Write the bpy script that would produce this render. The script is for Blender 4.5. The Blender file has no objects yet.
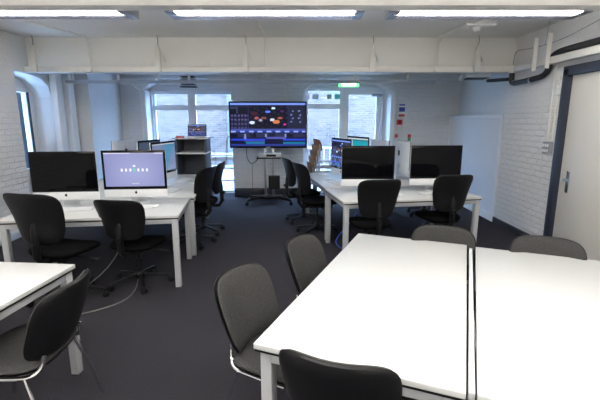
import bpy, bmesh, math, random
from math import sin, cos, pi, radians, sqrt, atan2
from mathutils import Vector, Matrix
random.seed(5)
sc = bpy.context.scene
COL = sc.collection

# ------------------------------------------------------------------ materials
def mat(name, base=(.8, .8, .8), rough=.5, metal=0, spec=.5, noise=None, bump=None, coat=0):
    m = bpy.data.materials.new(name); m.use_nodes = True
    nt = m.node_tree; N = nt.nodes; L = nt.links
    b = N['Principled BSDF']
    b.inputs['Base Color'].default_value = (*base, 1)
    b.inputs['Roughness'].default_value = rough
    b.inputs['Metallic'].default_value = metal
    b.inputs['Specular IOR Level'].default_value = spec
    b.inputs['Coat Weight'].default_value = coat
    tc = N.new('ShaderNodeTexCoord')
    ns, amt = noise if noise else (25, .04)
    n = N.new('ShaderNodeTexNoise'); n.inputs['Scale'].default_value = ns; n.inputs['Detail'].default_value = 4
    L.new(tc.outputs['Object'], n.inputs['Vector'])
    mx = N.new('ShaderNodeMix'); mx.data_type = 'RGBA'
    mx.inputs[6].default_value = (*[c * (1 - amt) for c in base], 1)
    mx.inputs[7].default_value = (*[min(1, c * (1 + amt)) for c in base], 1)
    L.new(n.outputs['Fac'], mx.inputs[0]); L.new(mx.outputs[2], b.inputs['Base Color'])
    if bump:
        bs, st, ds = bump
        n2 = N.new('ShaderNodeTexNoise'); n2.inputs['Scale'].default_value = bs; n2.inputs['Detail'].default_value = 6
        L.new(tc.outputs['Object'], n2.inputs['Vector'])
        bp = N.new('ShaderNodeBump'); bp.inputs['Strength'].default_value = st; bp.inputs['Distance'].default_value = ds
        L.new(n2.outputs['Fac'], bp.inputs['Height']); L.new(bp.outputs['Normal'], b.inputs['Normal'])
    return m

def brick_mat(name, c1, c2, cm, axis, strength=.7, dist=.012, bw=.225, bh=.075, mortar=.008, rough=.55, fade=False):
    """painted or bare brick; axis 'x' for walls running along X, 'y' for walls along Y"""
    m = bpy.data.materials.new(name); m.use_nodes = True
    nt = m.node_tree; N = nt.nodes; L = nt.links; b = N['Principled BSDF']
    b.inputs['Roughness'].default_value = rough; b.inputs['Specular IOR Level'].default_value = .2
    tc = N.new('ShaderNodeTexCoord'); sp = N.new('ShaderNodeSeparateXYZ'); cb = N.new('ShaderNodeCombineXYZ')
    L.new(tc.outputs['Object'], sp.inputs[0])
    wn = N.new('ShaderNodeTexNoise'); wn.inputs['Scale'].default_value = 9; wn.inputs['Detail'].default_value = 3
    L.new(tc.outputs['Object'], wn.inputs['Vector'])
    w = N.new('ShaderNodeMath'); w.operation = 'MULTIPLY_ADD'; w.inputs[1].default_value = .03
    L.new(wn.outputs['Fac'], w.inputs[0]); L.new(sp.outputs['Z'], w.inputs[2])
    w2 = N.new('ShaderNodeMath'); w2.operation = 'MULTIPLY_ADD'; w2.inputs[1].default_value = .03
    L.new(wn.outputs['Fac'], w2.inputs[0]); L.new(sp.outputs['X' if axis == 'x' else 'Y'], w2.inputs[2])
    L.new(w2.outputs[0], cb.inputs[0]); L.new(w.outputs[0], cb.inputs[1])
    br = N.new('ShaderNodeTexBrick')
    br.inputs['Scale'].default_value = 1; br.inputs['Brick Width'].default_value = bw
    br.inputs['Row Height'].default_value = bh; br.inputs['Mortar Size'].default_value = mortar
    br.inputs['Mortar Smooth'].default_value = .6
    br.inputs['Color1'].default_value = (*c1, 1); br.inputs['Color2'].default_value = (*c2, 1); br.inputs['Mortar'].default_value = (*cm, 1)
    L.new(cb.outputs[0], br.inputs['Vector']); L.new(br.outputs['Color'], b.inputs['Base Color'])
    n2 = N.new('ShaderNodeTexNoise'); n2.inputs['Scale'].default_value = 28; n2.inputs['Detail'].default_value = 5
    L.new(tc.outputs['Object'], n2.inputs['Vector'])
    s = N.new('ShaderNodeMath'); s.operation = 'MULTIPLY_ADD'; s.inputs[1].default_value = -1.0
    if fade:      # thicker plaster above head height: the courses no longer show
        mr = N.new('ShaderNodeMapRange'); mr.inputs[1].default_value = 1.45; mr.inputs[2].default_value = 1.85
        mr.inputs[3].default_value = 1.3; mr.inputs[4].default_value = .12
        L.new(sp.outputs['Z'], mr.inputs[0]); fm = N.new('ShaderNodeMath'); fm.operation = 'MULTIPLY'
        L.new(br.outputs['Fac'], fm.inputs[0]); L.new(mr.outputs[0], fm.inputs[1]); L.new(fm.outputs[0], s.inputs[0])
    else: L.new(br.outputs['Fac'], s.inputs[0])
    nn = N.new('ShaderNodeMath'); nn.operation = 'MULTIPLY'; nn.inputs[1].default_value = .9
    L.new(n2.outputs['Fac'], nn.inputs[0]); L.new(nn.outputs[0], s.inputs[2])
    bp = N.new('ShaderNodeBump'); bp.inputs['Strength'].default_value = strength; bp.inputs['Distance'].default_value = dist
    L.new(s.outputs[0], bp.inputs['Height']); L.new(bp.outputs['Normal'], b.inputs['Normal'])
    return m

def emit(name, c, s):
    m = bpy.data.materials.new(name); m.use_nodes = True
    nt = m.node_tree; nt.nodes.clear()
    e = nt.nodes.new('ShaderNodeEmission'); o = nt.nodes.new('ShaderNodeOutputMaterial')
    e.inputs[0].default_value = (*c, 1); e.inputs[1].default_value = s
    nt.links.new(e.outputs[0], o.inputs[0]); return m

def screen_mat(name, strength):
    """glossy glass screen that shows the colours stored on the mesh"""
    m = bpy.data.materials.new(name); m.use_nodes = True
    nt = m.node_tree; b = nt.nodes['Principled BSDF']
    b.inputs['Base Color'].default_value = (.01, .01, .012, 1); b.inputs['Roughness'].default_value = .12; b.inputs['Specular IOR Level'].default_value = .12
    a = nt.nodes.new('ShaderNodeAttribute'); a.attribute_name = 'picture'
    nt.links.new(a.outputs['Color'], b.inputs['Emission Color']); b.inputs['Emission Strength'].default_value = strength
    return m

def glass_mat():
    m = bpy.data.materials.new('window_glass'); m.use_nodes = True
    nt = m.node_tree; nt.nodes.clear()
    t = nt.nodes.new('ShaderNodeBsdfTransparent'); g = nt.nodes.new('ShaderNodeBsdfGlossy'); mx = nt.nodes.new('ShaderNodeMixShader')
    t.inputs[0].default_value = (.95, .97, .98, 1); g.inputs['Roughness'].default_value = .03
    mx.inputs[0].default_value = .06; o = nt.nodes.new('ShaderNodeOutputMaterial')
    nt.links.new(t.outputs[0], mx.inputs[1]); nt.links.new(g.outputs[0], mx.inputs[2]); nt.links.new(mx.outputs[0], o.inputs[0])
    return m

def carpet_mat():
    m = mat('carpet', (.034, .032, .039), .95, spec=.12, noise=(110, .6), bump=(160, .6, .006))
    return m

M = dict(
    wall=mat('white_wall_paint', (.74, .72, .68), .6, noise=(6, .03), bump=(14, .25, .01)),
    wallb=mat('white_plaster_back', (.70, .72, .74), .6, noise=(6, .03), bump=(22, .45, .012)),
    ceil=mat('ceiling_paint', (.83, .82, .80), .7, noise=(3, .03)),
    beam=mat('beam_paint', (.87, .86, .82), .6, noise=(4, .02)),
    brick_y=brick_mat('white_painted_brick', (.76, .75, .74), (.75, .74, .73), (.745, .735, .725), 'y', .9, .016, fade=True),
    brick_x=brick_mat('white_painted_brick_back', (.74, .74, .75), (.73, .73, .745), (.725, .725, .74), 'x', .8, .012),
    carpet=carpet_mat(),
    skirt=mat('dark_skirting', (.02, .022, .03), .5),
    skirtw=mat('white_skirting', (.75, .77, .8), .4),
    trim=mat('white_gloss_trim', (.8, .82, .85), .35),
    navy=mat('navy_frame_paint', (.022, .028, .05), .4),
    door=mat('door_cream_paint', (.70, .67, .62), .45, noise=(3, .02)),
    lam=mat('white_laminate', (.58, .585, .58), .32, noise=(40, .01)),
    lamedge=mat('laminate_edge', (.68, .68, .66), .4),
    leg=mat('silver_grey_powder_coat', (.38, .39, .405), .4, noise=(60, .02)),
    blackp=mat('black_plastic', (.006, .006, .007), .45, spec=.28, noise=(50, .1)),
    blackf=mat('black_upholstery', (.005, .005, .0058), .9, spec=.04, noise=(120, .4), bump=(300, .3, .002)),
    greyf=mat('grey_tweed_fabric', (.047, .046, .046), .95, spec=.10, noise=(130, .75), bump=(220, .5, .003)),
    chrome=mat('chrome', (.75, .75, .76), .12, 1),
    steel=mat('brushed_steel', (.5, .5, .52), .35, 1),
    alu=mat('aluminium', (.72, .73, .75), .32, .6),
    alum=mat('matt_aluminium_case', (.76, .77, .79), .42, .15),
    glassb=mat('black_glass', (.003, .003, .004), .06, spec=.13),
    white=mat('white_plastic', (.82, .82, .82), .35),
    greyp=mat('grey_plastic', (.28, .30, .33), .5),
    conduit=mat('conduit_paint', (.78, .76, .71), .45),
    pipeb=mat('black_pipe_insulation', (.012, .012, .014), .6),
    rackm=mat('dark_grey_cabinet', (.055, .065, .085), .45),
    wood=mat('plywood', (.27, .16, .09), .45, noise=(30, .3)),
    red=mat('red_plastic', (.55, .02, .02), .4),
    blue=mat('blue_sign', (.03, .07, .4), .4),
    green=mat('green_sign', (.02, .3, .12), .4),
    dtop=mat('dark_tabletop', (.05, .035, .03), .4),
    tube=emit('fluorescent_tube', (1, .98, .94), 38.0),
    louvre=mat('aluminium_louvre', (.62, .62, .66), .25, .8),
    exitg=emit('exit_sign_green', (.12, .9, .25), 2.2),
    exitw=emit('exit_sign_white', (.85, 1, .88), 4.0),
    scr=screen_mat('lit_screen', .9),
    glass=glass_mat(),
    rubber=mat('dark_rubber', (.01, .01, .012), .7),
    pave=mat('outdoor_paving', (.22, .225, .23), .8, noise=(3, .1)),
    facade=brick_mat('pale_brick_facade', (.080, .066, .061), (.040, .036, .036), (.10, .090, .088), 'x', .3, .01, .225, .075, .012, .8),
    slate=mat('blue_grey_cladding', (.055, .065, .085), .7, noise=(5, .1)),
    cablew=mat('pale_cable', (.20, .195, .18), .5),
)

# ------------------------------------------------------------------ mesh builder
def rot3(rx=0, ry=0, rz=0):
    return Matrix.Rotation(rz, 4, 'Z') @ Matrix.Rotation(ry, 4, 'Y') @ Matrix.Rotation(rx, 4, 'X')

class MB:
    def __init__(s): s.bm = bmesh.new()
    def box(s, c, d, bev=0, r=None, seg=2, mi=0):
        ret = bmesh.ops.create_cube(s.bm, size=1)
        vs = ret['verts']
        for v in vs: v.co = Vector((v.co.x * d[0], v.co.y * d[1], v.co.z * d[2]))
        fs = set(f for v in vs for f in v.link_faces)
        if bev > 0:
            es = list(set(e for v in vs for e in v.link_edges))
            bv = bmesh.ops.bevel(s.bm, geom=es, offset=bev, segments=seg, affect='EDGES', profile=.5)
            vs = [v for v in set(bv['verts']) | set(v for v in vs if v.is_valid)]
            fs = set(f for v in vs for f in v.link_faces)
        m = Matrix.Translation(Vector(c)) @ (r if r is not None else Matrix())
        for v in vs: v.co = m @ v.co
        for f in fs: f.material_index = mi
        return s
    def bar(s, a, b, w, h, bev=0, up=(0, 0, 1), mi=0):
        """rectangular bar from a to b, w across, h along 'up'"""
        a = Vector(a); b = Vector(b); z = (b - a).normalized()
        u = Vector(up)
        if abs(z.dot(u)) > .98: u = Vector((0, 1, 0))
        x = u.cross(z).normalized(); y = z.cross(x)
        r = Matrix((x, y, z)).transposed().to_4x4()
        return s.box((a + b) / 2, (w, h, (b - a).length), bev, r, mi=mi)
    def tube(s, pts, r, n=10, smooth=0, cap=True):
        P = [Vector(p) for p in pts]
        for _ in range(smooth):
            Q = [P[0]]
            for i in range(len(P) - 1):
                Q += [P[i] * .75 + P[i + 1] * .25, P[i] * .25 + P[i + 1] * .75]
            Q.append(P[-1]); P = Q
        rs = r if isinstance(r, (list, tuple)) else [r] * len(P)
        rings = []; up = None
        for i, p in enumerate(P):
            t = (P[min(i + 1, len(P) - 1)] - P[max(i - 1, 0)]).normalized()
            if up is None:
                up = Vector((0, 0, 1)) if abs(t.z) < .9 else Vector((1, 0, 0))
            x = t.cross(up).normalized(); y = x.cross(t).normalized(); up = y
            rings.append([s.bm.verts.new(p + x * rs[i] * cos(2 * pi * k / n) + y * rs[i] * sin(2 * pi * k / n)) for k in range(n)])
        for a, b in zip(rings, rings[1:]):
            for k in range(n): s.bm.faces.new((a[k], a[(k + 1) % n], b[(k + 1) % n], b[k]))
        if cap: s.bm.faces.new(rings[0][::-1]); s.bm.faces.new(rings[-1])
        return s
    def lathe(s, prof, c=(0, 0, 0), n=20, r=None):
        m = Matrix.Translation(Vector(c)) @ (r if r is not None else Matrix())
        rings = [[s.bm.verts.new(m @ Vector((pr * cos(2 * pi * k / n), pr * sin(2 * pi * k / n), z))) for k in range(n)] for pr, z in prof]
        for a, b in zip(rings, rings[1:]):
            for k in range(n): s.bm.faces.new((a[k], a[(k + 1) % n], b[(k + 1) % n], b[k]))
        s.bm.faces.new(rings[0][::-1]); s.bm.faces.new(rings[-1])
        return s
    def prism(s, poly, a, b, plane='xz', mi=0):
        """polygon extruded along the missing axis from a to b"""
        def P(u, v, w): return {'xz': (u, w, v), 'xy': (u, v, w), 'yz': (w, u, v)}[plane]
        A = [s.bm.verts.new(P(u, v, a)) for u, v in poly]; B = [s.bm.verts.new(P(u, v, b)) for u, v in poly]
        n = len(poly); fs = [s.bm.faces.new(A[::-1]), s.bm.faces.new(B)]
        for k in range(n): fs.append(s.bm.faces.new((A[k], A[(k + 1) % n], B[(k + 1) % n], B[k])))
        for f in fs: f.material_index = mi
        return s
    def pad(s, fn, thick, nu=14, nv=14, k=4.5, edge=6, back=1.0, front=1.0):
        """cushion: fn(u,v)->(centre point, normal); rounded-square outline with puffed faces"""
        F = {}; B = {}
        for i in range(nu + 1):
            for j in range(nv + 1):
                u = sin((-1 + 2 * i / nu) * pi / 2); v = sin((-1 + 2 * j / nv) * pi / 2)
                m = max(abs(u), abs(v)); q = (abs(u) ** k + abs(v) ** k) ** (1 / k) if m > 0 else 1
                uu, vv = (u * m / q, v * m / q) if m > 0 else (0, 0)
                p, nr = fn(uu, vv); t = thick / 2 * sqrt(max(0, 1 - m ** edge))
                if m > .9999:
                    F[i, j] = B[i, j] = s.bm.verts.new(p)
                else:
                    F[i, j] = s.bm.verts.new(p + nr * t * front); B[i, j] = s.bm.verts.new(p - nr * t * back)
        for i in range(nu):
            for j in range(nv):
                s.bm.faces.new((F[i, j], F[i + 1, j], F[i + 1, j + 1], F[i, j + 1]))
                s.bm.faces.new((B[i, j], B[i, j + 1], B[i + 1, j + 1], B[i + 1, j]))
        return s
    def build(s, name, m, parent=None, smooth=None):
        bmesh.ops.recalc_face_normals(s.bm, faces=s.bm.faces)
        me = bpy.data.meshes.new(name); s.bm.to_mesh(me); s.bm.free()
        for mm in (m if isinstance(m, (list, tuple)) else [m]): me.materials.append(mm)
        o = bpy.data.objects.new(name, me); COL.objects.link(o)
        if parent: o.parent = parent
        me.polygons.foreach_set('use_smooth', [True] * len(me.polygons))
        ang = radians(smooth if smooth is not None else 35)
        bm = bmesh.new(); bm.from_mesh(me)
        for e in bm.edges:
            e.smooth = not (len(e.link_faces) == 2 and e.calc_face_angle(0) > ang)
        bm.to_mesh(me); bm.free()
        return o

def thing(name, label, cat, loc=(0, 0, 0), rz=0, group=None):
    o = bpy.data.objects.new(name, None); COL.objects.link(o)
    o.location = loc; o.rotation_euler = (0, 0, rz); o.empty_display_size = .05
    o['label'] = label; o['category'] = cat
    if group: o['group'] = group
    return o
def tag(o, label, cat, group=None, kind=None):
    o['label'] = label; o['category'] = cat
    if group: o['group'] = group
    if kind: o['kind'] = kind
    return o
def struct(o): o['kind'] = 'structure'; return o
def place(o, loc, rz=0): o.location = loc; o.rotation_euler = (0, 0, rz); return o
def copy_tree(o, parent=None):
    c = o.copy(); COL.objects.link(c); c.parent = parent
    for ch in [k for k in bpy.data.objects if k.parent == o]: copy_tree(ch, c)
    return c
def again(o, label, loc, rz):
    c = copy_tree(o); c['label'] = label; c.location = loc; c.rotation_euler = (0, 0, rz); return c

# ------------------------------------------------------------------ room
XL, XR, YB = -3.93, 3.12, 8.45
struct(MB().box((-.3, 2.9, -.05), (8.8, 12.2, .1)).build('floor', M['carpet']))
# ceilings
b = MB(); b.box((-.3, 1.6, 2.82), (8.8, 9.3, .1))
b.box((-.3, 7.5, 2.56), (8.8, 2.7, .1))
struct(b.build('ceiling', M['ceil']))
struct(MB().box((-.4, 6.19, 2.535), (7.4, .24, .47), .004).build('trim_1', M['beam']))     # rear downstand beam
struct(MB().box((-.4, 3.215, 2.60), (7.06, .15, .33), .004).build('trim_2', M['beam']))    # near downstand beam
# right wall, with door opening (Y 3.85..4.78, up to z 2.12)
D0, D1, DH = 3.84, 4.80, 2.14
b = MB()
b.box((XR + .15, (D1 + 6.25) / 2, 1.385), (.3, 6.25 - D1, 2.77))
b.box((XR + .15, (D0 - 3.1) / 2, 1.385), (.3, D0 + 3.1, 2.77))
b.box((XR + .15, (D0 + D1) / 2, (DH + 2.77) / 2), (.3, D1 - D0, 2.77 - DH))
struct(b.build('wall_right', M['brick_y']))
struct(MB().box((3.45, 7.45, 1.30), (.3, 2.4, 2.6)).build('wall_right_rear', M['wallb']))
# boxed-in panel along the rear right wall
b = MB(); b.box((3.21, 7.36, .86), (.18, 2.18, 1.56)); 
struct(b.build('trim_3', mat('white_panel', (.74, .76, .80), .3)))
b = MB()
b.box((3.112, 7.36, 1.655), (.025, 2.20, .05), .004); b.box((3.112, 8.435, .87), (.025, .05, 1.56), .004); b.box((3.112, 6.29, .87), (.025, .05, 1.56), .004)
b.box((3.16, 7.36, 1.69), (.12, 2.2, .02))
struct(b.build('trim_4', M['trim']))
struct(MB().box((3.10, 7.36, .06), (.03, 2.2, .12), .004).build('baseboard_right_rear', M['skirtw']))
struct(MB().box((XR - .012, (D1 + .1 + 6.25) / 2, .045), (.024, 6.25 - D1 - .1, .09), .004).build('baseboard_right', M['skirt']))
# left wall
b = MB()
b.box((XL - .25, 1.30, 1.385), (.5, 8.86, 2.77))
struct(b.build('wall_left', M['brick_y']))
b = MB()
b.box((-4.38, 6.25, 2.42), (.2, 1.1, .76)); b.box((-4.38, 6.25, .4), (.2, 1.1, .8)); b.box((-4.30, 6.69, 1.4), (.12, .48, 1.3))
b.box((-4.155, 6.9, 1.3), (.41, .7, 2.6)); b.box((-3.83, 7.85, 1.3), (.3, 1.3, 2.6)); 
b.prism([(5.70, 2.80), (6.55, 2.80), (6.55, 1.95), (6.47, 2.13), (6.33, 2.22), (6.1, 2.26), (5.73, 2.28)], -4.3, -3.94, 'yz')
struct(b.build('wall_left_rear', M['wallb']))
b = MB(); b.box((-4.27, 6.08, 2.06), (.06, .72, .06)); b.box((-4.27, 6.42, 1.42), (.06, .05, 1.3)); b.box((-4.27, 6.08, .83), (.06, .72, .06)); b.box((-4.27, 5.78, 1.42), (.06, .06, 1.3)); b.box((-4.27, 6.05, 1.42), (.05, .04, 1.3))
w1 = struct(b.build('window_1', M['trim']))
MB().box((-4.22, 6.39, 1.42), (.03, .02, 1.22)).build('seal', M['rubber'], w1)
MB().box((-4.28, 6.08, 1.42), (.01, .66, 1.24)).build('pane', M['glass'], w1)
for i, (y, x) in enumerate(((6.56, -3.86), (6.98, -3.90))):
    b = MB(); b.box((x, y, 1.25), (.10, .17, 2.49), .01)
    for z in (2.05, 2.2): b.lathe([(.008, 0), (.008, .01)], (x, y - .087, z), 10, rot3(pi / 2))
    struct(b.build('trim_%d' % (5 + i), M['trim']))
struct(MB().box((XL + .012, 1.30, .05), (.024, 8.8, .1), .004).build('baseboard_left', M['skirtw']))
# wall behind the camera
struct(MB().box((-.4, -3.05, 1.385), (7.2, .1, 2.77)).build('wall_front', M['wall']))
# back wall: piers, lintels, splayed reveals, chamfered openings
b = MB(); T = .38; Y0, Y1 = YB, YB + T
b.box((-3.62, YB + T / 2, 1.3), (.78, T, 2.6)); b.box((-.665, YB + T / 2, 1.3), (1.47, T, 2.6)); b.box((2.68, YB + T / 2, 1.3), (1.45, T, 2.6))
b.box((-2.31, YB + T / 2, 2.52), (1.9, T, .17)); b.box((1.02, YB + T / 2, 2.52), (1.95, T, .17))
b.box((-2.31, YB + T - .04, 2.33), (1.9, .07, .26)); b.box((1.02, YB + T - .04, 2.37), (1.95, .07, .20))
b.prism([(-1.93, 2.45), (-1.39, 2.45), (-1.39, 2.19)], Y0, Y1); b.prism([(-3.24, 2.45), (-2.90, 2.45), (-3.24, 2.20)], Y0, Y1)
b.prism([(.06, 2.45), (.42, 2.45), (.06, 2.17)], Y0, Y1); b.prism([(1.42, 2.45), (1.97, 2.45), (1.97, 2.13)], Y0, Y1)
struct(b.build('wall_back', M['brick_x']))
b = MB(); b.prism([(1.955, YB - .012), (1.99, YB + T + .05), (1.70, YB + T + .05), (1.93, YB - .012)], 0, 2.2, 'xy')
b.box((1.90, YB - .01, 1.06), (.07, .02, 2.12)); b.bar((1.91, YB - .012, 2.12), (1.44, YB - .012, 2.42), .02, .07)
struct(b.build('trim_7', M['trim']))
b = MB(); b.box((-3.20, YB + .16, 1.1), (.06, .34, 2.2)); b.box((-3.22, YB - .01, 1.08), (.06, .02, 2.16))
struct(b.build('trim_8', M['trim']))
struct(MB().box((-.665, YB - .03, .09), (1.46, .06, .18), .006).build('baseboard_back', M['skirt']))
struct(MB().box((2.6, YB - .012, .06), (1.2, .024, .12), .004).build('baseboard_back_right', M['skirtw']))

def casement(name, x0, x1, z0, z1, y, rails, stiles, t=.06, panes=None):
    b = MB()
    b.box(((x0 + x1) / 2, y, z1 - t / 2), (x1 - x0, .07, t)); b.box(((x0 + x1) / 2, y, z0 + t / 2), (x1 - x0, .07, t))
    b.box((x0 + t / 2, y, (z0 + z1) / 2), (t, .068, z1 - z0)); b.box((x1 - t / 2, y, (z0 + z1) / 2), (t, .068, z1 - z0))
    for z, h in rails: b.box(((x0 + x1) / 2, y - .01, z), (x1 - x0 - .02, .06, h))
    for x, w in stiles: b.box((x, y - .006, (z0 + z1) / 2), (w, .06, z1 - z0 - .02))
    o = struct(b.build(name, M['trim']))
    MB().box(((x0 + x1) / 2, y + .012, (z0 + z1) / 2), (x1 - x0 - t, .006, z1 - z0 - t)).build('pane', M['glass'], o)
    return o
YW = 8.76
casement('window_2', -3.20, -2.32, .02, 2.20, YW, [(1.86, .10), (.95, .06)], [(-3.10, .05)])
casement('window_3', -2.32, -1.40, .02, 2.20, YW, [(1.86, .10), (.78, .08), (.30, .04)], [(-2.25, .07)])
casement('window_4', .06, .90, .02, 2.27, YW, [(1.89, .10), (.62, .07)], [(.14, .05)])
d2 = casement('door_2', .90, 1.76, .02, 2.275, YW - .02, [(.2, .24), (2.18, .10)], [(1.00, .06), (1.66, .08)], .07)
b = MB(); b.box((1.62, YW - .09, 2.12), (.22, .05, .06), .008); b.bar((1.66, YW - .09, 2.12), (1.75, YW - .16, 2.13), .02, .02); b.build('door_closer', M['greyp'], d2)
MB().tube([(1.705, YW - .075, 2.1), (1.705, YW - .075, .2)], .012).build('panic_bar_rod', M['steel'], d2)
# posters stuck on the pane above the left leaf (pale pink, grey and turquoise)
for (x, w, z, m, n) in ((.17, .06, 2.09, mat('pink_paper', (.8, .35, .5), .7), 'pink paper stuck at the left of the transom pane'),
                        (.33, .13, 2.09, mat('grey_paper', (.5, .52, .6), .7), 'first grey paper strip stuck on the transom pane'),
                        (.62, .10, 2.09, mat('grey_paper_b', (.5, .52, .6), .7), 'second grey paper strip, beside the turquoise one on the transom pane'),
                        (.80, .13, 2.09, mat('turquoise_paper', (.1, .6, .55), .7), 'turquoise paper stuck at the right of the transom pane')):
    tag(MB().box((x, YW - .014, z), (w, .003, .10)).build('paper_note', m), n, 'paper')

# right-hand door
b = MB()
for y in (D1 + .02, D0 - .02): b.box((XR - .015, y, DH / 2 + .02), (.07, .10, DH + .06), .006)
b.box((XR - .015, (D0 + D1) / 2, DH + .03), (.07, D1 - D0 + .14, .10), .006)
b.box((XR + .14, D1 - .01, DH / 2), (.3, .03, DH)); b.box((XR + .14, D0 + .01, DH / 2), (.3, .03, DH)); b.box((XR + .14, (D0 + D1) / 2, DH - .012), (.3, D1 - D0, .03))
dr = struct(b.build('door_1', M['navy']))
MB().box((XR + .03, (D0 + D1) / 2, DH / 2), (.045, D1 - D0 - .05, DH - .04), .004).build('door_leaf', M['door'], dr)
HY = 4.615
hp = MB().box((XR + .0, HY, .90), (.012, .045, .25), .004).build('handle_plate', M['chrome'], dr)
MB().box((XR - .007, HY + .012, .91), (.004, .02, .24)).build('plate_edge', M['blackp'], hp)
MB().tube([(XR - .01, HY, .93), (XR - .06, HY, .93), (XR - .062, HY - .02, .93), (XR - .062, HY - .12, .925)], .011).build('door_lever', M['chrome'], dr)

# ------------------------------------------------------------------ outside
struct(MB().box((-.5, 13, -.15), (30, 8.3, .1)).build('ground', M['pave']))
o = thing('building', 'pale brick building seen bright and hazy through the rear windows', 'building', (0, 0, 0))
MB().box((0, 14.3, 2.0), (24, .4, 4.2)).build('brick_wall', M['facade'], o)
MB().box((-1.75, 14.05, 2.0), (1.5, .12, 4.1)).build('cladding_panel', M['slate'], o)
MB().box((0, 14.2, 4.15), (24, .6, .12)).build('roof_edge', M['pave'], o)
o = thing('sky_block_wall', 'grey wall added outside the narrow left window to block bright sky', 'wall', (-5.6, 7, 0))
MB().box((0, 0, 2.2), (.25, 8, 4.4)).build('wall_body', mat('sky_block_grey', (.020, .024, .028), .9, spec=.03), o)  # wall added outside to dim the sky behind the narrow window
MB().box((0, 0, 4.44), (.35, 8, .08)).build('coping', M['pave'], o)
o = thing('railing', 'pale metal railing of thin upright bars outside the right rear window', 'railing', (.3, 9.7, -.1))
MB().box((0, 0, 1.05), (2.6, .04, .04)).build('top_rail', M['trim'], o)
MB().box((0, 0, .15), (2.6, .04, .04)).build('bottom_rail', M['trim'], o)
for k in range(19): MB().box((-1.26 + k * .14, 0, .6), (.018, .018, .9)).build('baluster', M['trim'], o)
o = thing('railing', 'low pale railing of three horizontal bars outside the left rear window', 'railing', (-2.1, 9.7, -.1))
for z in (.3, .6, .9): MB().box((0, 0, z), (1.8, .03, .05)).build('rail', M['trim'], o)
for x in (-.85, .85): MB().box((x, 0, .5), (.05, .05, 1.0)).build('post', M['trim'], o)

# ------------------------------------------------------------------ ceiling lights
def ceiling_light(x0, x1, label):
    cx = (x0 + x1) / 2; L = x1 - x0
    t = thing('ceiling_light', label, 'light', (cx, 4.10, 0), 0, 'fluorescent lights in a row')
    b = MB(); b.box((0, 0, 2.668), (L - .02, .26, .05), .004); b.box((0, -.155, 2.655), (L, .012, .06)); b.box((0, .155, 2.64), (L, .012, .09)); b.box((0, -.045, 2.615), (L - .1, .014, .07))
    b.build('housing', M['steel'], t)
    for s in (-1, 1): MB().box((s * (L / 2 - .045), 0, 2.632), (.09, .30, .085), .006).build('end_cap', mat('light_end_cap', (.24, .25, .29), .35, .6) if s < 0 and 'light_end_cap' not in bpy.data.materials else bpy.data.materials['light_end_cap'], t)
    MB().box((0, -.105, 2.600), (L - .2, .050, .024), .006).build('tube_cover', M['tube'], t)
    MB().box((0, 0, 2.697), (L - .2, .20, .006)).build('added_upglow', M['upglow'], t)  # glowing panel added on top of the housing to brighten ceiling and beam
    MB().box((0, .06, 2.628), (L - .2, .14, .010)).build('reflector_glow', M['tubel'], t)
    b = MB(); n = int(L / .045)
    for k in range(n + 1): b.box((-(L - .2) / 2 + k * (L - .2) / n, .06, 2.606), (.004, .15, .03))
    for y in (.0, .06, .12): b.box((0, y, 2.606), (L - .2, .004, .03))
    b.build('louvre', M['louvre'], t)
    return t
M['tubel'] = emit('reflected_tube', (.92, .93, 1), 1.0); M['upglow'] = emit('added_upglow_emission', (1, .98, .94), 27.0)
ceiling_light(-3.6, -1.60, 'leftmost long fluorescent light hanging below the ceiling')
ceiling_light(-1.25, .60, 'middle long fluorescent light hanging below the ceiling')
ceiling_light(.84, 2.70, 'rightmost long fluorescent light hanging below the ceiling')

# trunking along the beam, then forward along the right wall
ZT = 2.32
t = thing('cable_trunking', 'long white cable trunking along the beam bottom, turning along the right wall', 'trunking', (0, 5.98, 0))
MB().box((-.43, 0, ZT), (7.0, .07, .08), .004).build('trunking_run', M['conduit'], t)
MB().bar((3.06, .03, ZT), (2.96, -4.2, ZT - .02), .07, .08, .004).build('trunking_run', M['conduit'], t)
MB().box((3.04, 0, ZT), (.09, .10, .10), .006).build('corner_box', M['conduit'], t)
def hanger(x, label, ztop=2.77):
    t = thing('trunking_hanger', label, 'hanger', (x, 5.93, 0), 0, 'hangers along the trunking')
    MB().tube([(0, 0, ztop), (.01, 0, 2.70), (0, 0, 2.62)], .006).build('rod', M['greyp'], t)
    b = MB(); b.prism([(-.035, 2.28), (.035, 2.28), (.035, 2.56), (.012, 2.64), (-.012, 2.64), (-.035, 2.56)], -.04, .012)
    b.build('bracket', M['conduit'], t)
    MB().bar((.01, .015, 2.62), (.09, .02, 2.42), .03, .012).build('strap', M['conduit'], t)
hanger(-3.75, 'white trunking hanger at the far left end of the beam')
hanger(-2.0, 'white trunking hanger left of the middle light, above the left rear window')
hanger(-.77, 'white trunking hanger above the wide wall screen')
hanger(1.02, 'white trunking hanger above the right rear window')
hanger(2.50, 'white trunking hanger below the smoke detector')
for x, dx, lab in ((-2.97, -.35, 'thin white conduit bending from the leftmost light down to the trunking'), (-.49, -.02, 'thin white conduit dropping straight from the middle light to the trunking'), (1.93, .3, 'thin white conduit with clips from the rightmost light to the trunking')):
    t = thing('conduit', lab, 'conduit', (x, 5.94, 0))
    MB().tube([(dx, -1.2, 2.755), (0, -.06, 2.75), (0, -.02, 2.72), (0, 0, 2.36)], .011).build('pipe', M['conduit'], t)
    MB().lathe([(.032, -.02), (.032, .02)], (0, -.03, 2.31), 14, rot3(pi / 2)).build('junction_box', M['conduit'], t)
    MB().box((dx * .5, -.62, 2.752), (.04, .02, .03)).build('clip', M['conduit'], t)
t = thing('smoke_detector', 'flat white smoke detector plate on the ceiling right of centre', 'detector', (2.2, 5.3, 0))
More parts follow.
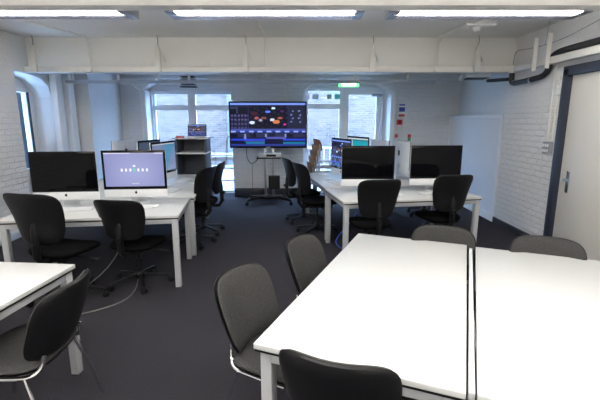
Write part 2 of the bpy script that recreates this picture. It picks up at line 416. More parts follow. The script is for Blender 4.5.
MB().box((0, 0, 2.755), (.38, .22, .03), .008).build('plate', M['white'], t)
MB().lathe([(.05, 2.74), (.05, 2.715), (.03, 2.69)], (0, 0, 0)).build('sensor', M['white'], t)
tag(MB().tube([(2.02, 5.15, 2.76), (1.98, 5.9, 2.75), (1.98, 6.02, 2.7), (1.98, 6.045, 2.36)], .010).build('conduit', M['conduit']), 'thin white conduit running from beside the smoke detector down the beam', 'conduit')
# right wall: hanger, insulated pipe, grey wires
t = thing('wall_bracket', 'two white straps holding the trunking on the right wall', 'bracket', (0, 0, 0))
for y in (5.02, 5.30): MB().bar((2.96, y, 2.22), (2.96, y, 2.62), .05, .012).build('strap', M['conduit'], t)
MB().tube([(2.98, 5.1, 2.77), (2.985, 5.12, 2.62), (2.98, 5.16, 2.5)], .006).build('rod', M['greyp'], t)
t = thing('insulated_pipe', 'thick black insulated pipe looping beneath the trunking on the right wall', 'pipe', (0, 0, 0))
MB().tube([(3.05, 3.5, 2.41), (3.06, 4.6, 2.41), (3.07, 5.0, 2.41), (3.075, 5.15, 2.36), (3.075, 5.17, 2.22), (3.07, 5.25, 2.16), (3.06, 5.4, 2.14), (3.05, 5.9, 2.12), (3.05, 5.99, 2.14), (3.05, 6.0, 2.20), (3.05, 6.0, 2.30)], .036, 12, 2).build('pipe_loop', M['pipeb'], t)
MB().tube([(3.02, 6.05, 2.19), (2.98, 6.6, 2.22)], .026).build('pipe_stub', M['pipeb'], t)
b = MB()
for y in (5.5, 5.93): b.tube([(3.056, y, 2.13), (3.055, y + .015, 2.13)], .040)
b.build('pipe_clip', M['steel'], t)
tag(MB().tube([(3.08, 3.6, 2.74), (3.07, 4.4, 2.62), (3.07, 5.0, 2.53), (3.07, 5.6, 2.54), (3.07, 5.98, 2.58), (3.07, 6.02, 2.5), (3.07, 6.03, 2.38)], .006, 8, 2).build('cable', M['greyp']), 'thin grey cable drooping along the top of the right wall', 'cable')
# vertical conduits, alarm and switch boxes
for y, lab, z0, z1 in ((5.08, 'thin vertical white conduit on the right wall, farther from the door', 1.36, 2.26), (4.98, 'thin vertical white conduit on the right wall, nearer the door', 1.36, 2.12)):
    t = thing('conduit', lab, 'conduit', (XR - .012, y, 0))
    MB().tube([(0, 0, z0), (0, 0, z1)], .010).build('pipe', M['conduit'], t)
    MB().box((.003, 0, 1.75), (.02, .034, .02)).build('clip', M['conduit'], t)
t = thing('alarm_sounder', 'square white alarm box with a round front beside the door top', 'alarm', (XR, 4.945, 1.99))
MB().box((-.02, 0, 0), (.04, .085, .16), .006).build('housing', M['white'], t)
MB().lathe([(.034, 0), (.034, .012), (.02, .018)], (-.04, 0, .02), 18, rot3(0, -pi / 2)).build('sounder_disc', M['conduit'], t)
t = thing('switch_box', 'grey metal light switch box with two rows of switches on the brick wall', 'switch', (XR, 5.03, 1.27))
MB().box((-.025, 0, 0), (.05, .15, .15), .008).build('housing', M['greyp'], t)
for z in (-.032, .032):
    for y in (-.042, 0, .042): MB().box((-.054, y, z), (.012, .018, .035), .002).build('switch', M['white'], t)

# rear-room services
t = thing('cable_rail', 'long grey cable rail hanging across the rear of the room above the windows', 'rail', (0, 6.75, -.045))
MB().box((-.8, 0, 2.262), (6.0, .05, .045), .004).build('rail_run', M['greyr'] if 'greyr' in M else mat('rail_grey', (.42, .45, .5), .5), t)
for x in (-3.7, -2.95, -2.3, -1.8, -.60, -.50, -.05, .42, .9, 1.75): MB().box((x, 0, 2.39), (.03, .03, .26)).build('drop_rod', M['conduit'], t)
t = thing('exit_sign', 'green and white lit emergency exit sign hanging above the right rear window', 'sign', (.87, 7.40, 2.285))
MB().box((0, 0, .035), (.36, .06, .07), .006).build('housing', M['white'], t)
MB().box((0, -.002, -.05), (.36, .02, .10), .002).build('sign_panel', M['exitg'], t)
b = MB(); b.box((-.0, -.013, -.05), (.25, .004, .062)); b.build('lit_face', M['exitw'], t)
b = MB(); b.box((.02, -.018, -.05), (.10, .006, .016)); b.prism([(-.02, -.072), (-.02, -.028), (-.06, -.05)], -.021, -.015); b.build('arrow', M['exitg'], t)
t = thing('louvred_box', 'dark louvred box fixed above the left rear window', 'vent', (-2.18, 8.12, 2.29))
MB().box((0, 0, .08), (.26, .2, .05), .004).build('housing', M['greyp'], t)
for z in (0, -.05, .14): MB().box((0, 0, z), (.26 if z > -.01 else .3, .18, .025), .003).build('louvre', M['navy'], t)
MB().box((-.03, .1, .12), (.06, .05, .25)).build('stem', M['conduit'], t)
t = thing('slim_unit', 'slim unit with black underside hanging near the rear right wall', 'unit', (2.93, 6.95, 2.29), radians(-8))
MB().box((0, 0, .03), (.40, .36, .06), .008).build('housing', M['conduit'], t)
MB().box((0, 0, -.004), (.34, .30, .012), .003).build('underside', M['blackp'], t)
t = thing('spotlight', 'small white spotlight hanging by the slim unit near the right corner', 'light', (2.68, 6.9, 2.30))
MB().tube([(0, 0, .2), (0, 0, .03)], .008).build('stem', M['conduit'], t)
MB().lathe([(.02, .05), (.035, .0), (.04, -.04), (.032, -.045)], (0, 0, 0), 16, rot3(.7)).build('head', M['white'], t)
tag(MB().tube([(-2.98, 7.8, 2.30), (-3.2, 7.85, 2.27)] + [(-3.25, 8.38, 2.2), (-3.26, 8.40, 1.2)], .014).build('conduit', M['conduit']), 'pale pipe bending down beside the left rear window', 'conduit')
t = thing('wall_socket', 'small white box with conduit on the rear wall above the wide screen', 'socket', (-.28, YB, 2.02))
MB().box((0, -.02, 0), (.09, .04, .09), .006).build('box', M['wall'], t)
MB().tube([(0, -.02, .04), (0, -.02, .45)], .012).build('pipe', M['conduit'], t)
# notices on the rear wall
t = thing('wall_notice', 'white notice with blue and red bands on the rear wall right of the window', 'sign', (2.10, YB - .004, 1.80))
MB().box((0, 0, 0), (.13, .008, .26)).build('board', M['white'], t)
MB().box((0, -.006, .02), (.12, .006, .09)).build('blue_band', M['blue'], t); MB().box((0, -.006, .11), (.12, .006, .03)).build('blue_band', M['blue'], t)
MB().box((0, -.006, -.10), (.12, .006, .045)).build('red_band', M['red'], t)
t = thing('fire_call_point', 'red square fire call point with black centre on the rear wall', 'alarm', (2.06, YB, 1.56))
MB().box((0, -.02, 0), (.11, .04, .11), .006).build('box', M['red'], t); MB().box((0, -.043, 0), (.05, .008, .05)).build('button', M['blackp'], t)
for x, m2, lab in ((2.01, M['conduit'], 'small red-topped notice low on the rear wall by the window reveal'), (2.28, M['green'], 'small red and green notice on the rear wall, farther right')):
    t = thing('small_notice', lab, 'sign', (x, YB - .003, 1.28))
    MB().box((0, 0, 0), (.065, .006, .07)).build('red_half', M['red'], t); MB().box((0, 0, -.07), (.065, .006, .065)).build('lower_half', m2, t)

# ------------------------------------------------------------------ screens
def grid_screen(name, w, h, fn, loc, parent, nx=96, ny=58, rx=0):
    """flat screen in the local XZ plane facing -Y, with a colour per cell"""
    bm = bmesh.new(); lay = bm.loops.layers.float_color.new('picture')
    V = [[bm.verts.new((-w / 2 + w * i / nx, 0, -h / 2 + h * j / ny)) for j in range(ny + 1)] for i in range(nx + 1)]
    for i in range(nx):
        for j in range(ny):
            f = bm.faces.new((V[i][j], V[i + 1][j], V[i + 1][j + 1], V[i][j + 1]))
            c = fn((i + .5) / nx, 1 - (j + .5) / ny)
            if fn is editor: c = (1.0 * c[0] ** 1.7, 1.1 * c[1] ** 1.6, 1.2 * c[2] ** 1.5)
            for l in f.loops: l[lay] = (*c, 1)
    me = bpy.data.meshes.new(name); bm.to_mesh(me); bm.free(); me.materials.append(M['scr'])
    o = bpy.data.objects.new(name, me); COL.objects.link(o); o.parent = parent; o.location = loc; o.rotation_euler = (rx, 0, 0)
    return o
def editor(u, v):
    """video editing program: browser left, viewer middle, inspector right, timeline below"""
    if v < .045: return (.35, .42, .75)
    if v < .60:
        if u < .235:
            if v < .1: return (.06, .06, .12)
            if v < .24: return (.02, .02, .03) if u < .08 and v > .13 else ((.12, .12, .2) if u < .1 else (.03, .03, .05))
            r = ((v - .24) / .095) % 1; c = (u / .045) % 1
            if .22 < r < .62 and .15 < c < .8: return (.26, .20, .34) if int(v * 40) % 2 else (.14, .13, .24)
            if .68 < r < .85 and .1 < c < .85: return (.2, .18, .35)
            return (.03, .03, .06)
        if u < .245 or .765 < u < .775: return (.1, .1, .2)
        if u < .765:
            x, y = (u - .245) / .52, (v - .06) / .52
            def bl(a, b_, r, s=1): return ((x - a) ** 2 + ((y - b_) * s) ** 2) < r * r
            if bl(.63, .12, .05): return (.75, .85, 1)
            if bl(.49, .27, .07, 1.5): return (.25, .35, .9)
            if bl(.92, .84, .035): return (.9, .1, .5)
            if bl(.70, .72, .09): return (.70, .32, .14)
            if bl(.60, .63, .06): return (.75, .72, .72)
            if bl(.80, .55, .07, 1.6): return (.55, .20, .10)
            if bl(.08, .75, .07): return (.75, .78, .85)
            if bl(.14, .35, .09): return (.16, .05, .08)
            if bl(.2, .55, .06): return (.55, .2, .2)
            if bl(.38, .55, .07, 1.4): return (.40, .16, .13)
            if bl(.30, .65, .05): return (.5, .5, .6)
            if bl(.86, .25, .05): return (.18, .06, .22)
            n = sin(x * 31) * sin(y * 27 + x * 9)
            return (.03, .025, .05) if n < .5 else (.08, .06, .1)
        if .15 < v < .5 and ((u * 40) % 4 < 1.6) and ((v * 24) % 2 < 1) and sin(u * 90 + v * 40) > -.1: return (.3, .32, .5)
        return (.07, .065, .10)
    if v < .64: return (.16, .18, .42)
    if v < .68: return (.45, .5, .85) if (u * 25) % 3 < 1.6 else (.10, .12, .35)
    if v < .71: return (.08, .09, .2) if (u * 30) % 2 < 1 else (.03, .03, .1)
    if v < .78: return (.4, .42, .6) if abs(u - .19) < .01 or abs(u - .47) < .01 or abs(u - .73) < .01 else ((.10, .09, .14) if (int(u * 12) % 3) else (.03, .03, .06))
    if v < .83: return (.22, .20, .48) if .47 < u < .74 else ((.35, .35, .55) if abs(u - .19) < .02 else (.05, .05, .12))
    if v < .87: return (.10, .16, .70) if u < .46 or u > .70 else (.03, .03, .08)
    if v < .91: return (.14, .14, .35) if .18 < u < .46 else (.04, .04, .10)
    if v < .95: return (.04, .30, .38) if .2 < u < .45 or u > .7 else (.03, .03, .08)
    return (.10, .12, .35)
def login(u, v):
    """lavender log-in screen with a row of small user icons"""
    base = (.23 + .10 * sin(pi * u) * (1 - abs(v - .6)), .25 + .10 * sin(pi * u) * (1 - abs(v - .6)), .47 + .12 * sin(pi * u) * (1 - abs(v - .6)))
    if v < .035: return (.6, .6, .75) if u < .45 or u > .85 else (.35, .36, .5)
    if .46 < v < .545:
        for k in range(7):
            if abs(u - (.29 + k * .07)) < .016: return (.15, .6, .45) if k == 3 else (.85, .85, .9)
    if .37 < v < .42 and abs(u - .5) < .018: return (.75, .9, .85)
    if .90 < v < .93 and abs(u - .5) < .06 and int(u * 96) % 3 != 0: return (.6, .6, .7)
    return base
def teal(u, v):
    if v < .06: return (.5, .6, .6)
    return (.01, .30, .36) if u > .08 and v > .12 else (.02, .14, .2)
def dim_desk(u, v):
    if v < .04: return (.4, .45, .5)
    return (.10 + .06 * sin(6 * u + 3 * v), .18, .30)

# ------------------------------------------------------------------ all-in-one computers
def computer(label, x, y, rz, z=.7305, picture=None, mini=None, bezel=None):
    """screen faces local -Y; origin under the stand"""
    t = thing('desktop_computer', label, 'computer', (x, y, z), rz, 'all-in-one computers on the desks')
    W = .65
    # rear shell with a gentle bulge + aluminium chin
    def fn(u, v): return Vector((u * W / 2, 0, .295 + v * .2225)), Vector((0, -1, 0))
    b = MB().pad(fn, .05, 16, 14, 16, 3, back=1.0, front=.12)
    b.box((0, -.004, .111), (W, .014, .076), .005); b.box((0, 0, .295), (W, .010, .445), .004)
    case = b.build('case', M['alum'], t)
    MB().box((0, -.0095, .3335), (W - .002, .006, .369), .002).build('screen_bezel', M['glassb'], t)
    if picture: grid_screen('screen', W - .05, .318, picture, (0, -.0135, .336), t)
    else: MB().box((0, -.0134, .336), (W - .05, .001, .318)).build('screen', M['glassb'], t)
    b = MB()
    lg = [(.0, .011), (.006, .013), (.012, .009), (.009, .003), (.012, -.003), (.008, -.011), (.003, -.013), (0, -.011), (-.003, -.013), (-.008, -.011), (-.013, -.002), (-.012, .008), (-.006, .013)]
    b.prism([(px, .118 + pz) for px, pz in lg], -.0125, -.0115); b.prism([(0, .133), (.002, .139), (.007, .142), (.005, .136)], -.0125, -.0115)
    b.build('front_emblem', M['blackp'], case)
    b = MB(); b.prism([(px * 3, .36 + pz * 3) for px, pz in lg], .0245, .0262); b.prism([(0, .408), (.006, .424), (.02, .432), (.014, .414)], .0245, .0262)
    b.build('rear_emblem', M['blackp'], case)
    b = MB(); b.box((0, .02, .004), (.195, .19, .008), .003); b.bar((0, .10, .006), (0, .035, .22), .17, .009, .003, (0, 1, 0))
    b.build('stand', M['alu'], t)
    t.scale = (1, 1, 1.11)
    return t
def keyboard(label, x, y, rz, w=.43, d=.115, z=.731):
    t = thing('keyboard', label, 'keyboard', (x, y, z), rz, 'keyboards on the desks')
    b = MB(); b.prism([(-d / 2, 0), (d / 2, 0), (d / 2, .018), (-d / 2, .006)], -w / 2, w / 2, 'yz'); b.build('tray', M['alu'], t)
    b = MB(); nr, nc = 5, 15
    for r in range(nr):
        for c in range(nc):
            yy = -d / 2 + .014 + r * (d - .024) / (nr - 1); b.box((-w / 2 + .02 + c * (w - .04) / (nc - 1), yy, .0075 + (yy + d / 2) / d * .012), (w / nc * .82, d / nr * .78, .004))
    b.build('keys', M['white'], t); return t
def mouse(label, x, y, rz, z=.731):
    b = MB().pad(lambda u, v: (Vector((u * .032, v * .056, .011 - .004 * v * v)), Vector((0, 0, 1))), .026, 10, 12, 2.6, 2, back=.7)
    return tag(place(b.build('mouse', M['white']), (x, y, z), rz), label, 'mouse', 'white mice on the desks')

# ------------------------------------------------------------------ desks
TH = .025
def desk(label, loc, rz, w, d, legw=.05, inset=.03, group='white desks', H=.73, splay=0, depthw=.06):
    """origin at the front-left corner on the floor; w along +x, d along +y"""
    t = thing('desk', label, 'desk', loc, rz, group)
    b = MB(); b.box((w / 2, d / 2, H - TH / 2), (w, d, TH), .003)
    b.build('tabletop', M['lam'], t)
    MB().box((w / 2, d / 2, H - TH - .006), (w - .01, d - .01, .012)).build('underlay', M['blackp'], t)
    rh = .045; zt = H - TH - .012
    for x, ang in ((inset + legw / 2, 1), (w - inset - legw / 2, -1)):
        MB().box((x, d / 2, zt - rh / 2), (legw, d - 2 * inset - 2 * depthw - .002, rh), .004).build('end_rail', M['leg'], t)
        for y in (inset + depthw / 2, d - inset - depthw / 2):
            dirn = 1 if y > d / 2 else -1
            MB().bar((x, y, 0), (x, y - dirn * splay, zt), legw, depthw, .004, (0, 1, 0)).build('leg', M['leg'], t)
    for y in (inset + .012, d - inset - .012): MB().box((w / 2, y, zt - rh / 2), (w - 2 * inset - 2 * legw - .002, .03, rh), .003).build('side_rail', M['leg'], t)
    return t
aT = radians(-22.3)      # the pair of big tables
def T2(o, a, u, v): return (o[0] + u * cos(a) - v * sin(a), o[1] + u * sin(a) + v * cos(a))
desk('big white meeting table in the foreground, the left one of the two side by side', (-.19, 1.475, 0), aT, .80, 1.73, .05, .02, 'white meeting tables', depthw=.055)
desk('big white meeting table at the right edge, across the narrow gap', (.585, 1.165, 0), aT + radians(-.8), .84, 1.70, .05, .02, 'white meeting tables', depthw=.055)
desk('white table in the near left corner with a grey fabric chair drawn up', T2((-1.41, 2.38), radians(-5), -1.6, -.8) + (0,), radians(-5), 1.6, .8, .05, .015, 'white meeting tables', splay=0, depthw=.055)
o = thing('joining_strip', 'long silver strip in the gap between the two meeting tables', 'strip', (.565, 1.19, 0), radians(-22.6))
MB().box((.012, .86, .70), (.022, 1.70, .03), .003).build('strip', M['alum'], o)
for y in (.05, 1.66): MB().box((.012, y, .345), (.022, .03, .69), .003).build('post', M['leg'], o)
aL = radians(8)
FL = (-1.15, 3.68)     # front right corner of the left workstation
desk('white desk on the left with two wide computers facing the room', T2(FL, aL, -1.585, 0) + (0,), aL, 1.585, .90, .055, .015, 'workstation desks', splay=-.0)
BL = T2(FL, aL, .04, .935)
desk('long white bench behind the left front desk, on the window side', T2(BL, aL, -1.6, 0) + (0,), aL, 1.6, 2.0, .055, .015, 'workstation desks')
aR = radians(10)
FR = (.48, 4.30)
desk('white desk right of centre with two wide black-screened computers', FR + (0,), aR, 1.68, .90, .055, .015, 'workstation desks')
BR = T2(FR, radians(9.4), .005, .925)
desk('long white bench behind the right front desk, towards the rear door', BR + (0,), radians(9.4), 1.62, 1.55, .055, .015, 'workstation desks')

# computers, keyboards, mice
computer('wide computer with a switched-off black screen, nearest the left wall', -2.385, 4.02, radians(4))
computer('wide computer showing a lavender log-in screen with icons', -1.735, 4.18, radians(5), picture=login)
keyboard('white keyboard below the black screen nearest the left wall', -2.30, 3.90, radians(6))
keyboard('white keyboard before the lavender screen', -1.72, 3.99, radians(8))
mouse('white mouse beside the keyboard of the lavender screen', -1.50, 4.07, radians(10))
computer('computer on the left bench turned to the aisle with a bright reflective screen', -1.83, 5.38, radians(80), picture=dim_desk).scale.z = 1.16
computer('computer farther along the left bench, dark screen half hidden by its neighbour', -2.34, 6.25, radians(80), picture=lambda u, v: (.05, .07, .11))
computer('pale-backed computer seen from behind on the left bench, farther left', -2.77, 6.35, radians(-98))
keyboard('white keyboard on the aisle side of the left bench, nearer end', -1.62, 4.98, radians(85), .30, .14)
keyboard('white keyboard on the aisle side of the left bench, farther end', -1.72, 5.88, radians(88), .38, .13)
mouse('white mouse on the left bench near the aisle edge', -1.52, 5.55, radians(80))
mouse('white mouse at the far end of the left bench', -1.66, 6.35, radians(80))
computer('wide black-screened computer on the right front desk, left of the two', .835, 4.90, radians(1))
computer('wide black-screened computer reflecting the brick wall, rightmost on the desk', 1.69, 4.97, radians(4))
keyboard('white keyboard in front of the left black screen on the right desk', 1.02, 4.66, radians(8))
keyboard('white keyboard in front of the rightmost black screen', 1.66, 4.78, radians(6))
computer('computer on the right bench facing the aisle with a dark video editing screen', .60, 5.80, radians(-70), picture=editor).scale.z = 1.2
computer('computer on the right bench showing a turquoise screen', .93, 6.45, radians(-66), picture=teal).scale.z = 1.2
computer('silver-backed computer at the far side of the right bench', 1.24, 6.30, radians(104))
computer('silver-backed computer turned nearly side-on, rightmost on the right bench', 1.50, 6.00, radians(99))
keyboard('white keyboard on the right bench beside the editing screen', .50, 5.62, radians(-75), .34, .13)
keyboard('white keyboard at the far aisle end of the right bench', .36, 6.48, radians(-70), .3, .13)
mouse('white mouse on the right bench edge, before the keyboard', .42, 5.95, radians(-70))
tag(place(MB().box((0, 0, .002), (.28, .20, .004)).build('paper_sheet', M['white']), (.62, 5.50, .731), radians(30)), 'loose white sheet on the right bench beneath the screens', 'paper')

# ------------------------------------------------------------------ office swivel chairs
def office_chair(label, x, y, rz, seat_h=.46, back_top=.98, lean=.0):
    """user faces local +Y"""
    t = thing('office_chair', label, 'chair', (x, y, 0), rz, 'black swivel chairs at the workstations')
    b = MB(); b.lathe([(.045, .07), (.05, .09), (.05, .12), (.032, .145)])
    for k in range(5):
        a = 2 * pi * k / 5 + .3
        b.bar((cos(a) * .03, sin(a) * .03, .115), (cos(a) * .29, sin(a) * .29, .078), .036, .024, .006)
    b.build('star_base', M['blackp'], t)
    for k in range(5):
        a = 2 * pi * k / 5 + .3; c = (cos(a) * .295, sin(a) * .295, .03)
        b = MB(); r = rot3(pi / 2, 0, a + .5)
        for s in (-.016, .016):
            off = r.to_3x3() @ Vector((0, 0, s)); b.lathe([(.022, -.010), (.029, -.007), (.029, .007), (.022, .010)], Vector(c) + off, 14, r)
        b.tube([(c[0], c[1], .03), (c[0], c[1], .075)], .010)
        b.build('caster', M['blackp'], t)
    MB().lathe([(.028, .12), (.028, .30), (.016, .301), (.016, seat_h - .07)]).build('gas_lift', M['blackp'], t)
    b = MB(); b.box((0, -.02, seat_h - .065), (.20, .26, .035), .01); b.tube([(.09, 0, seat_h - .07), (.22, .02, seat_h - .075), (.27, .03, seat_h - .09)], .009)
    b.box((.28, .032, seat_h - .092), (.05, .025, .02), .006)
    b.build('mechanism', M['blackp'], t)
    def seat(u, v):
        w = .235 - .02 * (v < 0) * (-v)
        return Vector((u * w, v * .225 + .02, seat_h - .01 + .02 * u * u - .025 * max(0, v - .5))), Vector((0, 0, 1))
    MB().pad(seat, .085, 14, 14, 4).build('seat', M['blackf'], t)
    hb = .44; zc = back_top - hb / 2 + lean * .05
    def back(u, v):
        w = .216 + .034 * v + .006 * (1 - v * v)
        y = -.26 - .04 * (v + 1) * (.5 + lean) + .045 * u * u + .03 * (1 - (v + .3) ** 2)
        return Vector((u * w, y, zc + v * hb / 2)), Vector((0, .99, .1))
    MB().pad(lambda u, v: back(u, v), .07, 14, 16, 5.2, 6, back=.25).build('backrest', M['blackf'], t)
    shell = MB().pad(lambda u, v: (back(u * 1.02, v * 1.02)[0] + Vector((0, -.006, 0)), Vector((0, -1, 0))), .05, 14, 16, 5.2, 4, back=.0).build('back_shell', M['blackp'], t)
    yb = back(0, -.5)[0]
    MB().tube([(0, -.10, seat_h - .07), (0, -.24, seat_h - .065), (0, -.285, seat_h - .0), (0, yb.y - .03, yb.z), (0, yb.y - .02, yb.z + .08)], [.022, .024, .028, .028, .02], 10, 0).build('back_upright', M['blackp'], t)
    MB().lathe([(.022, 0), (.026, .01), (.022, .03)], (.0, yb.y - .055, yb.z - .10), 12, rot3(pi / 2)).build('adjuster_knob', M['blackp'], t)
    MB().box((0, back(0, -.8)[0].y - .033, back(0, -.8)[0].z), (.028, .004, .012)).build('badge', M['steel'], shell)
    return t
c0 = office_chair('black swivel chair before the switched-off screen, nearest the left wall', -2.14, 3.46, radians(-12), .48, 1.03, .1)
again(c0, 'black swivel chair before the lavender log-in screen', (-1.61, 3.80, 0), radians(-8)).scale = (1, 1, .885)
again(c0, 'black swivel chair at the left bench, nearer the camera of the aisle pair', (-1.43, 5.05, 0), radians(76))
again(c0, 'black swivel chair at the left bench, behind its near twin', (-1.40, 5.62, 0), radians(90))
again(c0, 'black swivel chair on the aisle side of the right bench, nearer one', (.25, 5.60, 0), radians(-68))
again(c0, 'black swivel chair on the aisle side of the right bench, farther one', (.06, 6.30, 0), radians(-72))
again(c0, 'black swivel chair at the right desk before the left black screen', (.80, 4.44, 0), radians(10)).scale = (1, 1, .97)
again(c0, 'black swivel chair at the right desk before the rightmost screen', (1.68, 4.72, 0), radians(12)).scale = (1, 1, .98)
again(c0, 'black swivel chair hidden behind the right desk below the notices', (2.15, 6.75, 0), radians(120))
c0.scale = (1.12, 1, 1.0)

# ------------------------------------------------------------------ grey visitor chairs
def visitor_chair(label, x, y, rz):
    """sitter faces local +Y; origin under the seat centre"""
    t = thing('visitor_chair', label, 'chair', (x, y, 0), rz, 'grey fabric chairs around the meeting tables')
    def seat(u, v): return Vector((u * .235, v * .215, .452 + .012 * u * u - .03 * max(0, v - .55))), Vector((0, 0, 1))
    MB().pad(seat, .06, 14, 14, 4, back=.3).build('seat', M['greyf'], t)
    MB().pad(lambda u, v: (seat(u, v)[0] - Vector((0, 0, .012)), Vector((0, 0, -1))), .05, 12, 12, 4, 4, back=0).build('seat_pan', M['blackp'], t)
    def back(u, v):
        hw = .208 + .010 * (1 - v * v) + .008 * v
        return Vector((u * hw, -.205 - .065 * (v + 1) + .07 * u * u, .665 + v * .185)), Vector((0, .97, .28))
    MB().pad(back, .055, 16, 14, 4.6, 6, back=.1).build('back_cushion', M['greyf'], t)
    MB().pad(lambda u, v: (back(u * 1.035, v * 1.035)[0] + Vector((0, -.010, 0)), Vector((0, -.97, -.2))), .065, 16, 14, 4.6, 4, back=.2).build('back_shell', M['blackp'], t)
    for s in (-1, 1):
        MB().tube([(s * .205, .17, .42), (s * .235, .24, .2), (s * .245, .27, 0)], .0115).build('leg', M['chrome'], t)
        MB().tube([(s * .205, -.15, .42), (s * .235, -.22, .2), (s * .245, -.27, 0)], .0115).build('leg', M['chrome'], t)
        MB().tube([(s * .205, .18, .418), (s * .205, -.12, .420), (s * .20, -.175, .424), (s * .18, -.205, .44), (s * .165, -.22, .47), (s * .155, -.225, .52)], .011, 10, 2).build('side_tube', M['chrome'], t)
    t.scale = (1, 1, .975)
    MB().tube([(-.222, .12, .418), (.222, .12, .418)], .009).build('crossbar', M['chrome'], t)
    return t
v0 = visitor_chair('grey fabric chair at the left side of the big table, nearer one', -.075, 1.87, radians(-118))
def vc(label, x, y, d): again(v0, label, (x, y, 0), radians(d))
vc('grey fabric chair at the left side of the big table, farther one', .255, 2.45, -118)
vc('grey fabric chair with black plastic back tucked under the foreground table edge', .212, 1.51, -19)
vc('grey fabric chair behind the far edge of the left meeting table', 0.97, 2.60, 160)
vc('grey fabric chair behind the far edge of the right meeting table, by the door', 1.555, 2.325, 157)
vc('grey fabric chair at the small table in the near left corner', -1.46, 1.90, 90)

# ------------------------------------------------------------------ wide screen on its trolley
t = thing('screen_trolley', 'black wheeled trolley with twin steel poles holding up the wide screen', 'stand', (-.60, 7.78, 0), radians(2))
b = MB(); b.tube([(-.42, -.30, .09), (-.36, -.28, .12), (-.12, .0, .12), (.12, 0, .12), (.36, -.28, .12), (.42, -.30, .09)], .028, 10, 1); b.box((0, .02, .12), (.5, .22, .05), .01)
b.bar((-.12, .02, .12), (-.40, .25, .09), .05, .03, .01); b.bar((.12, .02, .12), (.40, .25, .09), .05, .03, .01); b.build('base', M['blackp'], t)
for x, y in ((-.42, -.30), (.42, -.30), (-.40, .25), (.40, .25)):
    b = MB(); b.lathe([(.03, -.018), (.038, -.012), (.038, .012), (.03, .018)], (x, y, .0385), 16, rot3(pi / 2, 0, .9)); b.tube([(x, y, .04), (x, y, .10)], .012); b.build('caster', M['blackp'], t)
for x in (-.075, .075): MB().box((x, .0, .80), (.045, .05, 1.34), .006).build('pole', M['steel'], t)
MB().box((0, -.04, .90), (.46, .36, .025), .006).build('shelf', M['blackp'], t)
MB().box((0, .02, 1.48), (.40, .03, .40), .004).build('mount_plate', M['blackp'], t)
t = thing('media_player', 'slim silver box on the trolley shelf under the wide screen', 'device', (-.58, 7.72, .9127), radians(2))
MB().box((0, 0, .035), (.42, .30, .07), .006).build('case', M['alum'], t); MB().box((.03, -.151, .036), (.18, .004, .04)).build('front_panel', M['blackp'], t)
t = thing('power_box', 'black box fixed on the trolley poles below the shelf', 'device', (-.50, 7.70, .42), radians(2))
MB().box((0, 0, 0), (.22, .10, .26), .01).build('case', M['blackp'], t); MB().box((0, -.052, .0), (.16, .004, .2)).build('vent', M['rubber'], t)
t = thing('television', 'wide wall-size screen showing a video editing program', 'television', (-.605, 7.72, 1.515), radians(1))
MB().box((0, .01, 0), (1.47, .06, .87), .012).build('case', M['blackp'], t)
grid_screen('screen', 1.41, .80, editor, (0, -.022, .006), t, 140, 84)
MB().box((0, -.022, -.418), (.08, .006, .012)).build('badge', M['steel'], t)
tag(MB().tube([(-1.02, 7.76, 1.10), (-1.04, 7.74, .96), (-.98, 7.70, .80), (-.90, 7.72, .78), (-.80, 7.70, .88), (-.78, 7.70, .90)], .007, 8, 2).build('cable', M['blackp']), 'black cable looping under the left of the wide screen', 'cable')
tag(MB().tube([(-1.36, 7.75, 1.3), (-1.44, 7.9, 1.22), (-1.47, 8.1, .8), (-1.6, 8.2, .55), (-1.75, 8.2, .5), (-1.72, 8.22, .9), (-1.78, 8.2, 1.0)], .007, 8, 2).build('cable', M['cablew']), 'pale cable hanging in a loop before the left rear window', 'cable')
tag(MB().tube([(-1.01, 8.43, .72), (-1.01, 8.43, .19)], .006, 8).build('cable', M['cablew']), 'thin white cable down the rear wall beside the trolley', 'cable')

# ------------------------------------------------------------------ cabinet with laptop
t = thing('equipment_cabinet', 'tall dark grey open cabinet with white top behind the left bench', 'cabinet', (-1.94, 7.35, 0), radians(2))
for x in (-.25, .25): MB().box((x, 0, .64), (.025, .50, 1.28), .003).build('side_panel', M['rackm'], t)
MB().box((0, .24, .64), (.50, .02, 1.27)).build('back_panel', M['rackm'], t)
MB().box((0, -.02, 1.292), (.60, .58, .025), .004).build('top', M['lam'], t)
MB().box((.0, -.03, 1.03), (.54, .55, .022), .003).build('shelf', M['alum'], t)
MB().box((0, .0, .05), (.50, .48, .022)).build('shelf', M['rackm'], t)
t = thing('laptop', 'small open laptop showing a video editor on top of the cabinet', 'laptop', (-1.87, 7.28, 1.3055), radians(3))
MB().box((0, 0, .008), (.33, .23, .016), .004).build('base', M['alum'], t)
MB().box((0, -.0, .0168), (.28, .10, .002)).build('keys', M['blackp'], t)
MB().box((0, .125, .115), (.335, .012, .225), .004, rot3(radians(-12))).build('lid', M['blackp'], t)
grid_screen('screen', .305, .19, editor, (0, .1165, .117), t, 60, 36, radians(-12))
t = thing('desk_phone', 'red and black small device beside the laptop on the cabinet', 'device', (-2.13, 7.18, 1.3055), radians(20))
MB().box((0, 0, .012), (.14, .16, .024), .006).build('case', M['red'], t); MB().box((0, .02, .027), (.10, .09, .008), .002).build('keypad', M['white'], t)

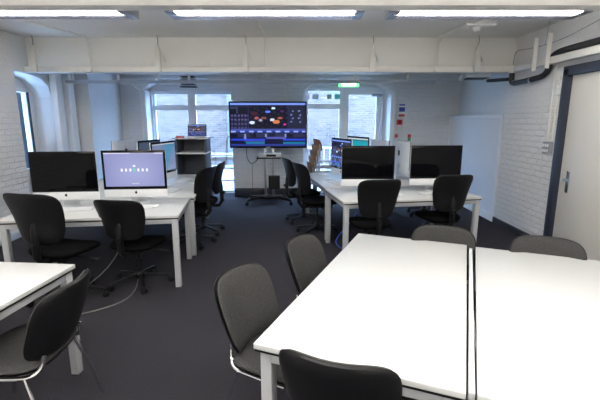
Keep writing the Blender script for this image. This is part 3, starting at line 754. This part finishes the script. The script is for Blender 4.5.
# ------------------------------------------------------------------ stacked wooden chairs and small table by the right window
def wood_chair(label, x, y, z, rz):
    t = thing('stacking_chair', label, 'chair', (x, y, z), rz, 'nested plywood chairs by the rear window')
    MB().pad(lambda u, v: (Vector((u * .17, -.19 - .03 * v + .03 * u * u, .74 + v * .11)), Vector((0, 1, .2)).normalized()), .016, 12, 8, 3.5, 8).build('backrest', M['wood'], t)
    MB().pad(lambda u, v: (Vector((u * .19, v * .19, .44)), Vector((0, 0, 1))), .018, 12, 12, 4, 8).build('seat', M['wood'], t)
    for s in (-1, 1):
        MB().tube([(s * .16, -.20, .76), (s * .17, -.19, .45), (s * .19, -.24, 0)], .011).build('leg', M['steel'], t)
        MB().tube([(s * .17, .16, .43), (s * .19, .22, 0)], .011).build('leg', M['steel'], t)
    return t
w0 = wood_chair('plywood stacking chair by the rear window, lowest of the nest', .36, 7.45, 0, radians(-68))
for k, lab in enumerate(('second from the bottom of the nest', 'in the middle of the nest', 'second from the top of the nest', 'at the top of the nest')):
    again(w0, 'plywood stacking chair by the rear window, ' + lab, (.36 + .03 * (k + 1), 7.45 + .008 * (k + 1), .105 * (k + 1)), radians(-68))
t = thing('side_table', 'tall dark-topped table with steel legs by the right rear window', 'table', (1.0, 7.70, .24), 0)
MB().box((0, 0, .735), (.80, .60, .03), .004).build('tabletop', M['dtop'], t)
for x in (-.36, .36):
    for y in (-.26, .26): MB().tube([(x, y, -.24), (x, y, .72)], .014).build('leg', M['steel'], t)

# ------------------------------------------------------------------ cables under desks
tag(MB().tube([(-1.98, 4.2, .55), (-1.88, 4.1, .30), (-2.0, 3.7, .05), (-2.25, 3.2, .012), (-1.95, 3.05, .010), (-1.65, 3.25, .010), (-1.55, 3.5, .010), (-1.7, 4.0, .010)], .0055, 8, 2).build('cable', M['cablew']), 'pale cable trailing over the carpet under the left desk', 'cable')
tag(MB().tube([(.85, 5.1, .6), (.62, 4.95, .3), (.45, 5.05, .06), (.50, 4.85, .012), (.7, 4.75, .012)], .007, 8, 2).build('cable', M['blue']), 'blue cable by the left legs of the right desk', 'cable')
tag(MB().tube([(2.0, 5.2, .6), (1.8, 5.3, .3), (1.5, 5.2, .05), (1.2, 5.1, .012), (1.0, 5.3, .012)], .007, 8, 2).build('cable', M['blackp']), 'black cable lying under the right desk', 'cable')

# ------------------------------------------------------------------ light
w = bpy.data.worlds.new('sky'); sc.world = w; w.use_nodes = True
bg = w.node_tree.nodes['Background']; bg.inputs[0].default_value = (.39, .62, 1.0, 1); bg.inputs[1].default_value = 26.0
def area(name, loc, size, power, color, rot=(0, 0, 0)):
    l = bpy.data.lights.new(name, 'AREA'); l.shape = 'RECTANGLE'; l.size, l.size_y = size; l.energy = power; l.color = color
    o = bpy.data.objects.new(name, l); COL.objects.link(o); o.location = loc; o.rotation_euler = rot; return o
for i, x in enumerate((-2.5, -.3, 1.8)):
    area('batten_light_lamp', (x, 1.0, 2.62), (1.7, .2), 5, (1, .975, .93)); area('added_uplight_lamp', (x, 1.0, 2.50), (1.7, .2), 48, (1, .975, .93), (pi, 0, 0))  # the upward lamps of both rows are added to lift ceiling and beam
    area('batten_light_lamp', (x, -1.6, 2.62), (1.7, .2), 18, (1, .975, .93)); area('added_uplight_lamp', (x, -1.6, 2.50), (1.7, .2), 34, (1, .975, .93), (pi, 0, 0))
sun = bpy.data.lights.new('sun', 'SUN'); sun.energy = 3.0; sun.angle = radians(3); sun.color = (1, .97, .92)
so = bpy.data.objects.new('sun', sun); COL.objects.link(so); so.rotation_euler = (radians(38), 0, radians(-20))

# ------------------------------------------------------------------ camera
cd = bpy.data.cameras.new('camera'); cd.lens = 24.0; cd.sensor_width = 36.0; cd.clip_start = .05
co = bpy.data.objects.new('camera', cd); COL.objects.link(co)
co.location = (0, 0, 1.62); co.rotation_euler = (radians(90 - 11.4), 0, 0)
sc.camera = co
sc.view_settings.view_transform = 'Standard'; sc.view_settings.look = 'None'; sc.view_settings.gamma = 1.0
sc.view_settings.use_curve_mapping = False; sc.view_settings.exposure = 0.4
